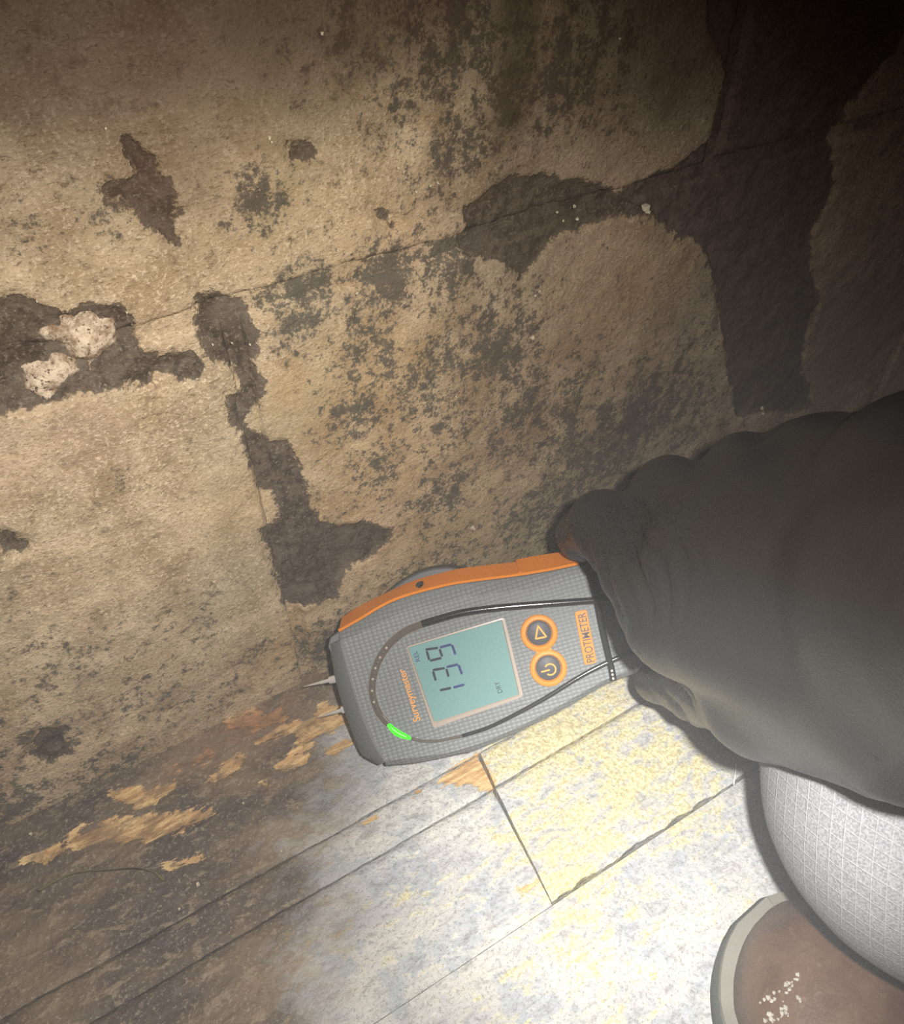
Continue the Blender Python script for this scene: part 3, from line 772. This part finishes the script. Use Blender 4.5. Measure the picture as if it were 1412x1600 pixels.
def lettering(name, s, p0, p1, up_px, z, mat, parent, ext=.00008, bold=0.0):
    """text running from pixel p0 to p1 along the face, cap height up_px"""
    cu = bpy.data.curves.new(name, 'FONT'); cu.body = s; cu.size = 1.0; cu.extrude = 0.0; cu.offset = bold; cu.resolution_u = 3
    tmp = bpy.data.objects.new(name + '_tmp', cu); col.objects.link(tmp)
    dg = bpy.context.evaluated_depsgraph_get(); dg.update()
    me = bpy.data.meshes.new_from_object(tmp.evaluated_get(dg)); bpy.data.objects.remove(tmp)
    co = np.zeros(len(me.vertices) * 3); me.vertices.foreach_get('co', co); co = co.reshape(-1, 3)
    A, B = mp(*p0), mp(*p1); d = B - A; Ln = np.linalg.norm(d); d /= Ln; u = np.array([-d[1], d[0]])
    x = (co[:, 0] - co[:, 0].min()) / np.ptp(co[:, 0]) * Ln
    cap_h = 0.69
    y = co[:, 1] / cap_h * up_px * PXM
    xy = A + x[:, None] * d + y[:, None] * u
    out = np.c_[xy, np.full(len(xy), z + ext)]
    me.vertices.foreach_set('co', out.ravel().astype(np.float32)); me.update()
    me.materials.append(mat); me.name = name
    o = bpy.data.objects.new(name, me); col.objects.link(o); o.parent = parent
    return o
lettering('screen_text', 'REL', (657,1032), (651,1016), 7.5, .00026, SEGB, scr)
lettering('screen_text', 'DRY', (785,1081), (779,1064), 7.5, .00026, SEG, scr)
OR_INK = plain('orange_ink', (.80, .33, .06), .5, .3)
lettering('lettering', 'Surveymaster', (657,1125), (632,1044), 11.5, .0001, OR_INK, body, .0002, .008)
badge = plate('badge', rounded(mpl([(897,956),(916,952),(932,1035),(913,1039)]), 4 * PXM), 0, .0007, ORANGE, meter, .0002)
lettering('badge_lettering', 'PROTIMETER', (929,1033), (914,956), 12.5, .0007, G_DARK, badge, .0001, .01)

# buttons
def lathe(name, centers, prof, mat, parent, seg=36):
    V = []; F = []
    for c in centers:
        o0 = len(V)
        for r, z in prof:
            for i in range(seg): a = 2 * math.pi * i / seg; V.append((c[0] + r * math.cos(a), c[1] + r * math.sin(a), z))
        k = len(prof)
        F += [(o0 + L * seg + i, o0 + L * seg + (i + 1) % seg, o0 + (L + 1) * seg + (i + 1) % seg, o0 + (L + 1) * seg + i) for L in range(k - 1) for i in range(seg)]
        if prof[-1][0] > 0 and name == 'button': F.append(tuple(o0 + (k - 1) * seg + i for i in range(seg)))
    o = new_obj(name, V, F, mat, parent, smooth=True, sharp=50); fix_normals(o); return o
c_up, c_pw = mp(842, 989), mp(856.5, 1043.5)
R_ = 29 * PXM; r_ = 19.5 * PXM
sur = lathe('button_surround', [c_up, c_pw], [(R_, -.0002), (R_ * .99, .0010), (R_ * .93, .0015), (r_ * 1.12, .0015), (r_ * 1.02, .0008), (r_ * .98, -.0002)], ORANGE2, meter)
d = (c_pw - c_up) / np.linalg.norm(c_pw - c_up); w = np.array([-d[1], d[0]]); mid = (c_up + c_pw) / 2
plate('surround_bridge', [mid - d * 5 * PXM + w * 12 * PXM, mid + d * 5 * PXM + w * 12 * PXM, mid + d * 5 * PXM - w * 12 * PXM, mid - d * 5 * PXM - w * 12 * PXM], 0, .0011, ORANGE2, sur)
for c, kind in ((c_up, 't'), (c_pw, 'p')):
    bt = lathe('button', [c], [(r_ * .97, -.0002), (r_ * .95, .0009), (r_ * .82, .0013)], BTN, meter)
    if kind == 't':
        T = mpl([(840,977),(853,994),(836.5,997.5)]); T = np.vstack([resample(np.vstack([T[i], T[(i + 1) % 3]]), 8)[:-1] for i in range(3)])
        strip('arrow_icon', T, 2.6 * PXM, .0002, .0013, OR_INK, bt, closed=True, flat=True)
    else:
        cc = mp(859, 1045); dirn = (mp(846, 1048.5) - cc); a0 = math.atan2(dirn[1], dirn[0])
        arc = [cc + 8.5 * PXM * np.array([math.cos(a0 + a), math.sin(a0 + a)]) for a in np.linspace(.75, 2 * math.pi - .75, 30)]
        ic = strip('power_icon', arc, 2.4 * PXM, .0002, .0013, OR_INK, bt, flat=True)
        strip('power_icon_bar', resample(np.vstack([mp(845, 1049), mp(858.5, 1045.5)]), 6), 2.4 * PXM, .0002, .0013, OR_INK, bt, flat=True)

# ------------------------------------------------------------------ the person: gloved hand, trousers, boot
person = empty('person', Matrix.Translation(Vector((0.30, -0.55, 0.0))))
tag(person, 'crouching person in black glove, pale grey trousers and brown boot holding the meter', 'person')
def attach(o):
    o.parent = person; o.matrix_parent_inverse = person.matrix_world.inverted(); return o
bpy.context.view_layer.update()

def cap_(p, q, rp, rq): return (pw(*p), pw(*q), rp, rq)
wr_u, wr_m, wr_l = (1470,790,.196), (1480,930,.180), (1450,1072,.190)
K = {'i': (1075,955,.278), 'm': (1120,870,.262), 'r': (1195,810,.255), 'p': (1290,745,.255)}
H = []
for k_, rk, wq in (('i', .0215, wr_l), ('m', .021, wr_m), ('r', .020, wr_m), ('p', .0185, wr_u)):
    H.append(cap_(K[k_], wq, rk, .0255))
H += [cap_(wr_u, wr_l, .0265, .0245), cap_(wr_m, (1900,960,.125), .032, .036), cap_(wr_u, (1950,860,.13), .026, .034), cap_(wr_l, (1900,1030,.125), .0245, .030),
      cap_((1130,960,.272), (1400,1060,.205), .021, .026)]
fingers = {
    'i': [(K['i'], .0205), ((941,819,.325), .0120), ((908,836,.372), .0098), ((935,875,.418), .0088), ((985,930,.430), .0078)],
    'm': [(K['m'], .020), ((1046,771,.318), .0130), ((1000,812,.37), .0105), ((1010,850,.418), .0095), ((1040,915,.430), .008)],
    'r': [(K['r'], .0195), ((1162,736,.312), .0130), ((1095,792,.365), .010), ((1090,840,.412), .009), ((1110,900,.428), .008)],
    'p': [(K['p'], .0180), ((1255,712,.300), .0120), ((1185,790,.350), .0092), ((1165,850,.395), .0082), ((1170,910,.415), .0072)],
}
for k_, ch in fingers.items():
    for (a, ra), (b, rb) in zip(ch[:-1], ch[1:]): H.append(cap_(a, b, ra, rb))
# thumb: leaves the side of the palm, closes along the lower edge of the meter
H += [cap_((1390,1100,.215), (1195,1090,.262), .024, .0185), cap_((1195,1090,.262), (1098,1078,.330), .0175, .0125), cap_((1098,1078,.330), (1022,1066,.372), .0122, .0088)]
V, Fh, Nn = body_mesh(H, .0075, .0019)
X_, Y_, D_ = project(V)
def wr(x0, y0, sx, sy, dirx, diry, wl_, amp, bend=0.0):
    g = np.exp(-((X_ - x0) / sx) ** 2 - ((Y_ - y0) / sy) ** 2)
    ph = ((X_ - x0) * dirx + (Y_ - y0) * diry + bend * ((Y_ - y0) / 60.) ** 2) / wl_ * 2 * math.pi
    j = 2.2 * vnoise(X_ / 40, Y_ / 90, 4)
    return amp * g * (np.abs(np.sin(ph / 2 + j)) ** .6 - .7)
disp = wr(985, 890, 75, 95, .95, -.30, 24, .0026, 6) + wr(1040, 880, 60, 80, 1, -.2, 33, .0018, 5)
disp += np.where(D_ > .29, wr(1085, 1095, 60, 50, .8, -.6, 20, .0024), 0)
disp += wr(1390, 1175, 40, 50, .55, .6, 40, .0006)
disp += .0010 * fbm(X_, Y_, 1 / 90., 3, 8)
V = V + Nn * disp[:, None]
MG = Mat('black_nitrile_glove', 0.42, 0.45)
_g = MG.noise(1500, 2, .6); _g2 = MG.noise(90, 4)
MG.color(MG.mix(_g2, (.010, .009, .009), (.016, .014, .0135))); MG.bump(_g, .28, .0006)
MG.b.inputs['Roughness'].default_value = .40
glove = attach(new_obj('gloved_hand', V, Fh, MG.m, smooth=True)); glove['label'] = 'black rubber glove gripping the meter'
# sleeve, beyond the glove's cuff
MSl = Mat('dark_sleeve_cloth', .9, .2); MSl.color(MSl.mix(MSl.noise(60, 4), (.03, .03, .034), (.05, .05, .055))); MSl.bump(MSl.noise(800, 3), .4, .0005)
e1 = pw(1890, 960, .127); dd = pw(1890, 960, .127) - pw(1480, 930, .18); dd /= np.linalg.norm(dd)
V, Fs, _ = body_mesh([(e1 + dd * .03, e1 + dd * .20, .054, .062)], .004, .005)
attach(new_obj('sleeve', V, Fs, MSl.m, smooth=True))

# trousers: bent knee with thigh and shin running out of the picture
MT = Mat('ripstop_cloth', .82, .25)
def planes(dirv, spacing, width):
    n = MT.nt.nodes.new('ShaderNodeVectorMath'); n.operation = 'DOT_PRODUCT'; n.inputs[1].default_value = tuple(dirv)
    MT.link(MT.tc, n.inputs[0])
    a = MT.math('ADD', MT.math('DIVIDE', n.outputs['Value'], spacing), MT.math('MULTIPLY', MT.noise(14, 1), 1.2))
    f = MT.math('ABSOLUTE', MT.math('SUBTRACT', MT.math('FRACT', a), .5))
    return MT.ramp01(f, width, width * .35)
ga = planes(CU * .9 + CR * .35 - CF * .1, 0.0040, .07); gb = planes(CR * .80 - CU * .12 - CF * .60, .0042, .07)
gm = MT.math('MAXIMUM', ga, gb); wv = MT.noise(1400, 3, .6)
cc_ = MT.mix(MT.ramp01(wv, .35, .65), (.160, .155, .165), (.262, .255, .272))
MT.color(MT.mix(MT.math('MULTIPLY', gm, .34), cc_, (.36, .35, .36))); MT.bump(MT.math('ADD', MT.math('MULTIPLY', gm, .6), wv), .45, .0006)
kn = pw(1484, 1222, .272)
L_ = [(kn, kn + np.array([.17, -.02, .10]), .0535, .078), (kn + np.array([.17, -.02, .10]), kn + np.array([.45, -.12, .24]), .078, .09),
      (kn, kn + np.array([.12, -.30, -.03]), .053, .056), (kn + CR * .004 - CU * .012, kn + CR * .05 - CU * .022, .050, .053)]
V, Ft, Nt = body_mesh(L_, .02, .003)
V = V + Nt * (.0020 * fbm(V[:, 0] + V[:, 2], V[:, 1] + V[:, 2] * .4, 22, 3, 3))[:, None]
attach(new_obj('trouser_leg', V, Ft, MT.m, smooth=True))

# boot
BX, BY, BR = .1850, -.2150, math.radians(-6)        # toe tip on the floor, heading for the wall
def bw(v, s, z): 
    c, s_ = math.cos(BR), math.sin(BR)
    return np.array([BX + v * c + s * s_, BY + v * s_ * -1 * -1 - s * c, z])
def half_w(s, grow=0.0):
    Lb = .285
    w_ = np.interp(s, [0, .06, .10, .15, .19, .24, .285], [.050, .050, .049, .041, .035, .036, .034])
    if s < .055: w_ = .050 * math.sqrt(max(0, 1 - (1 - s / .055) ** 2.2))
    if s > .255: w_ = .0355 * math.sqrt(max(0, 1 - ((s - .255) / .03) ** 2))
    return w_ + grow
def top_h(s): return float(np.interp(s, [0, .01, .03, .06, .09, .12, .16, .20, .26, .285], [.024, .040, .050, .055, .060, .068, .085, .098, .10, .095]))
ML = Mat('brown_boot_leather', .5, .35)
_a = ML.noise(45, 5, .6); _b = ML.noise(300, 5, .65); _s = ML.noise(160, 5, .7, (.3, 1, 1))
_c = ML.mix(ML.ramp01(_a, .3, .7), (.075, .036, .020), (.125, .072, .042)); _c = ML.mix(ML.math('MULTIPLY', ML.ramp01(_b, .58, .72), .4), _c, (.19, .14, .10))
_c = ML.mix(ML.math('MULTIPLY', ML.ramp01(_s, .66, .74), .5), _c, (.42, .34, .25))
ML.color(_c); ML.bump(ML.math('ADD', _b, _a), .3, .0012)
ss = np.r_[np.linspace(.0005, .02, 10), np.linspace(.024, .26, 44), np.linspace(.264, .2845, 8)]; na = 40
V = []
for s in ss:
    w_ = max(half_w(s, -.0025), .001); h_ = top_h(s) - .016
    if s < .03: h_ *= math.sqrt(max(.02, 1 - (1 - s / .03) ** 2)) * .55 + .45
    for i in range(na):
        a = math.pi * i / (na - 1); ca, sa = math.cos(a), math.sin(a)
        V.append(bw(w_ * math.copysign(abs(ca) ** .72, ca), s + .004, .016 + h_ * abs(sa) ** .62))
F = [(i * na + j, i * na + j + 1, (i + 1) * na + j + 1, (i + 1) * na + j) for i in range(len(ss) - 1) for j in range(na - 1)]
F += [tuple(range(na)), tuple(range((len(ss) - 1) * na, len(ss) * na)), ]
upV = np.array(V)
boot = attach(new_obj('boot', V, F, ML.m, smooth=True, sharp=70)); fix_normals(boot); boot['label'] = 'scuffed brown leather boot'
def outline(grow, n=60):
    grow = grow - .0015
    s_ = np.r_[np.linspace(0, .05, 16) ** 1.0, np.linspace(.056, .25, 24), np.linspace(.256, .285, 10)]
    L = [(-half_w(s, 0), s) for s in s_] ; Rr = [(half_w(s, 0), s) for s in s_[::-1]]
    P = np.array(L + Rr[1:-1] if False else L + Rr)
    c = np.array([0, .13]); T = np.roll(P, -1, 0) - np.roll(P, 1, 0); N_ = np.stack([T[:, 1], -T[:, 0]], -1); N_ /= np.maximum(np.linalg.norm(N_, axis=1, keepdims=True), 1e-9)
    sign = np.sign(((P - c) * N_).sum(1)); sign[sign == 0] = 1
    return P + N_ * sign[:, None] * grow
def slab(name, levels, mat, parent, wob=0.0):
    V = []; n = None
    for g, z in levels:
        P = outline(g); n = len(P)
        wv_ = wob * fbm(P[:, 0] * 1.0 + 3, P[:, 1] * 1.0, 40, 3, 5)
        for p, q in zip(P, wv_): V.append(bw(p[0] * (1 + q), p[1], z + q * .3))
    F = [(L * n + i, L * n + (i + 1) % n, (L + 1) * n + (i + 1) % n, (L + 1) * n + i) for L in range(len(levels) - 1) for i in range(n)]
    F += [tuple(range(n))[::-1], tuple(range((len(levels) - 1) * n, len(levels) * n))]
    o = new_obj(name, V, F, mat, smooth=True, sharp=45); fix_normals(o)
    attach(o); o.parent = boot; o.matrix_parent_inverse = (person.matrix_world @ boot.matrix_local if False else Matrix.Identity(4))
    return o
SOLE = plain('grey_rubber_sole', (.085, .09, .082), .75, .25)
WELT = plain('pale_welt', (.19, .18, .15), .7, .25)
slab('sole', [(.001, .0), (.003, .003), (.0035, .012), (.002, .0145)], SOLE, boot)
slab('welt', [(.0015, .0145), (.0025, .0155), (.002, .0175), (-.004, .0195)], WELT, boot, .05)
# dried plaster splashes on the leather
def flakes(name, mat, px_list, verts, parent, nper, spread, size):
    X0, Y0, D0 = project(verts); V = []; F = []
    for (a, b) in px_list:
        for _ in range(nper):
            x = a + rng.normal() * spread; y = b + rng.normal() * spread * .7
            i = np.argmin((X0 - x) ** 2 + (Y0 - y) ** 2); c = verts[i] + (rng.normal(size=2) @ np.array([CR, np.array([0, 1.0, 0])])) * .0014
            r = size * (.4 + rng.random()); o0 = len(V)
            t1 = CR * .9 + CU * .1; t2 = np.cross(t1, [0, 0, 1.0])
            for k in range(5):
                an = 2 * math.pi * k / 5 + rng.random() * .7; V.append(c + (t1 * math.cos(an) + t2 * math.sin(an)) * r * (.6 + .6 * rng.random()) + np.array([0, 0, -.0006]))
            V.append(c + np.array([0, 0, r * .55 + .0004]))
            F += [(o0 + k, o0 + (k + 1) % 5, o0 + 5) for k in range(5)]
    o = new_obj(name, V, F, mat); fix_normals(o); o['kind'] = 'stuff'; return o
PLAST = plain('dried_plaster', (.46, .43, .37), .9, .2)
pf = flakes('plaster_splash', PLAST, [(1205,1588),(1215,1570),(1228,1560),(1240,1550),(1248,1540),(1232,1575)], upV, boot, 9, 7, .0011)
pf.parent = boot

# ------------------------------------------------------------------ crumbs and a stray bristle
def crumbs(name, pts, surf, parent, mat):
    V = []; F = []
    for (a, b, r) in pts:
        q = surf(a, b); R0 = r * .55 * np.linalg.norm(q - CAM) / FPX; o0 = len(V)
        for k in range(8):
            v = np.array([(k & 1) - .5, ((k >> 1) & 1) - .5, ((k >> 2) & 1) - .5]) * 1.5 + rng.normal(size=3) * .22
            V.append(q + v * R0)
        F += [tuple(o0 + i for i in f) for f in ((0, 1, 3, 2), (4, 6, 7, 5), (0, 4, 5, 1), (2, 3, 7, 6), (0, 2, 6, 4), (1, 5, 7, 3))]
    o = new_obj(name, V, F, mat, parent); fix_normals(o); o['kind'] = 'stuff'; return o
CR_M = plain('pale_crumb', (.50, .43, .30), .8, .25)
wc = [(421,215,4),(424,222,3),(503,52,4),(622,262,4),(630,268,3),(672,290,3),(684,286,4),(897,322,4),(901,342,4),(880,345,3),(1008,325,9),(1012,332,6),
      (527,391,3.5),(557,458,4),(449,407,3),(831,527,5),(842,455,3.5),(836,462,3),(1190,638,4),(1192,646,3),(58,471,3),(198,488,3),(332,538,2.5),(362,536,2.5),(390,538,3),(968,60,2.5),(738,826,6),(650,300,3),(165,200,3),(870,332,3),(712,620,2.5),(640,520,2.5)]
crumbs('plaster_crumbs', wc, lambda a, b: on_wall(a, b, -.004), wall, CR_M)
fc = [(358,1120,4),(309,1382,4.5),(121,1181,3),(48,1303,3.5),(280,1420,3),(380,1255,3),(1000,1290,3),(440,1330,2.5),(640,1330,2.5)]
crumbs('floor_crumbs', fc, lambda a, b: on_floor(a, b, .0015), floor, CR_M)
bp = [on_floor(1150, 1193, .004), on_floor(1149, 1207, .0032), on_floor(1146, 1226, .0018)]
def world_tube(name, pts, r, mat, seg=6):
    V = []; pts = smooth_line(pts, 12)
    for i, p in enumerate(pts):
        for k in range(seg): a = 2 * math.pi * k / seg; V.append(p + CR * math.cos(a) * r + np.array([0, 0, 1]) * math.sin(a) * r)
    F = [(i * seg + k, i * seg + (k + 1) % seg, (i + 1) * seg + (k + 1) % seg, (i + 1) * seg + k) for i in range(len(pts) - 1) for k in range(seg)]
    F += [tuple(range(seg)), tuple(range((len(pts) - 1) * seg, len(pts) * seg))]
    o = new_obj(name, V, F, mat, smooth=True); fix_normals(o); return o
st = world_tube('dead_strand', [on_floor(60, 1392, .003), on_floor(95, 1372, .004), on_floor(125, 1362, .005), on_floor(165, 1360, .004), on_floor(205, 1357, .005), on_floor(238, 1361, .004), on_floor(256, 1376, .003)], .0011,
                plain('olive_dead_stem', (.13, .105, .05), .8, .2))
tag(st, 'thin olive dead stem lying curved on the filthy floorboard at left', 'stem')
br = world_tube('bristle', bp, .0004, plain('white_bristle', (.7, .7, .68), .4, .4))
tag(br, 'short white bristle lying on the pale floorboard below the glove', 'bristle')

# ------------------------------------------------------------------ haze volume added to give the beam its veiling glare
hz = bpy.data.materials.new('glare_haze_volume'); hz.use_nodes = True
nt = hz.node_tree; nt.nodes.clear()
out = nt.nodes.new('ShaderNodeOutputMaterial'); vsn = nt.nodes.new('ShaderNodeVolumeScatter')
vsn.inputs['Density'].default_value = 0.24; vsn.inputs['Anisotropy'].default_value = 0.0; vsn.inputs['Color'].default_value = (.95, .97, 1.0, 1)
nt.links.new(vsn.outputs[0], out.inputs['Volume'])
a0, a1 = (-.42, -.75, .012), (.72, -.012, .28)
haze = new_obj('glare_haze', [(x, y, z) for x in (a0[0], a1[0]) for y in (a0[1], a1[1]) for z in (a0[2], a1[2])],
               [(0, 1, 3, 2), (4, 6, 7, 5), (0, 4, 5, 1), (2, 3, 7, 6), (0, 2, 6, 4), (1, 5, 7, 3)], hz)
fix_normals(haze)
tag(haze, 'thin pale haze added over the floor as veiling glare from the torch beam', 'haze', kind='stuff')
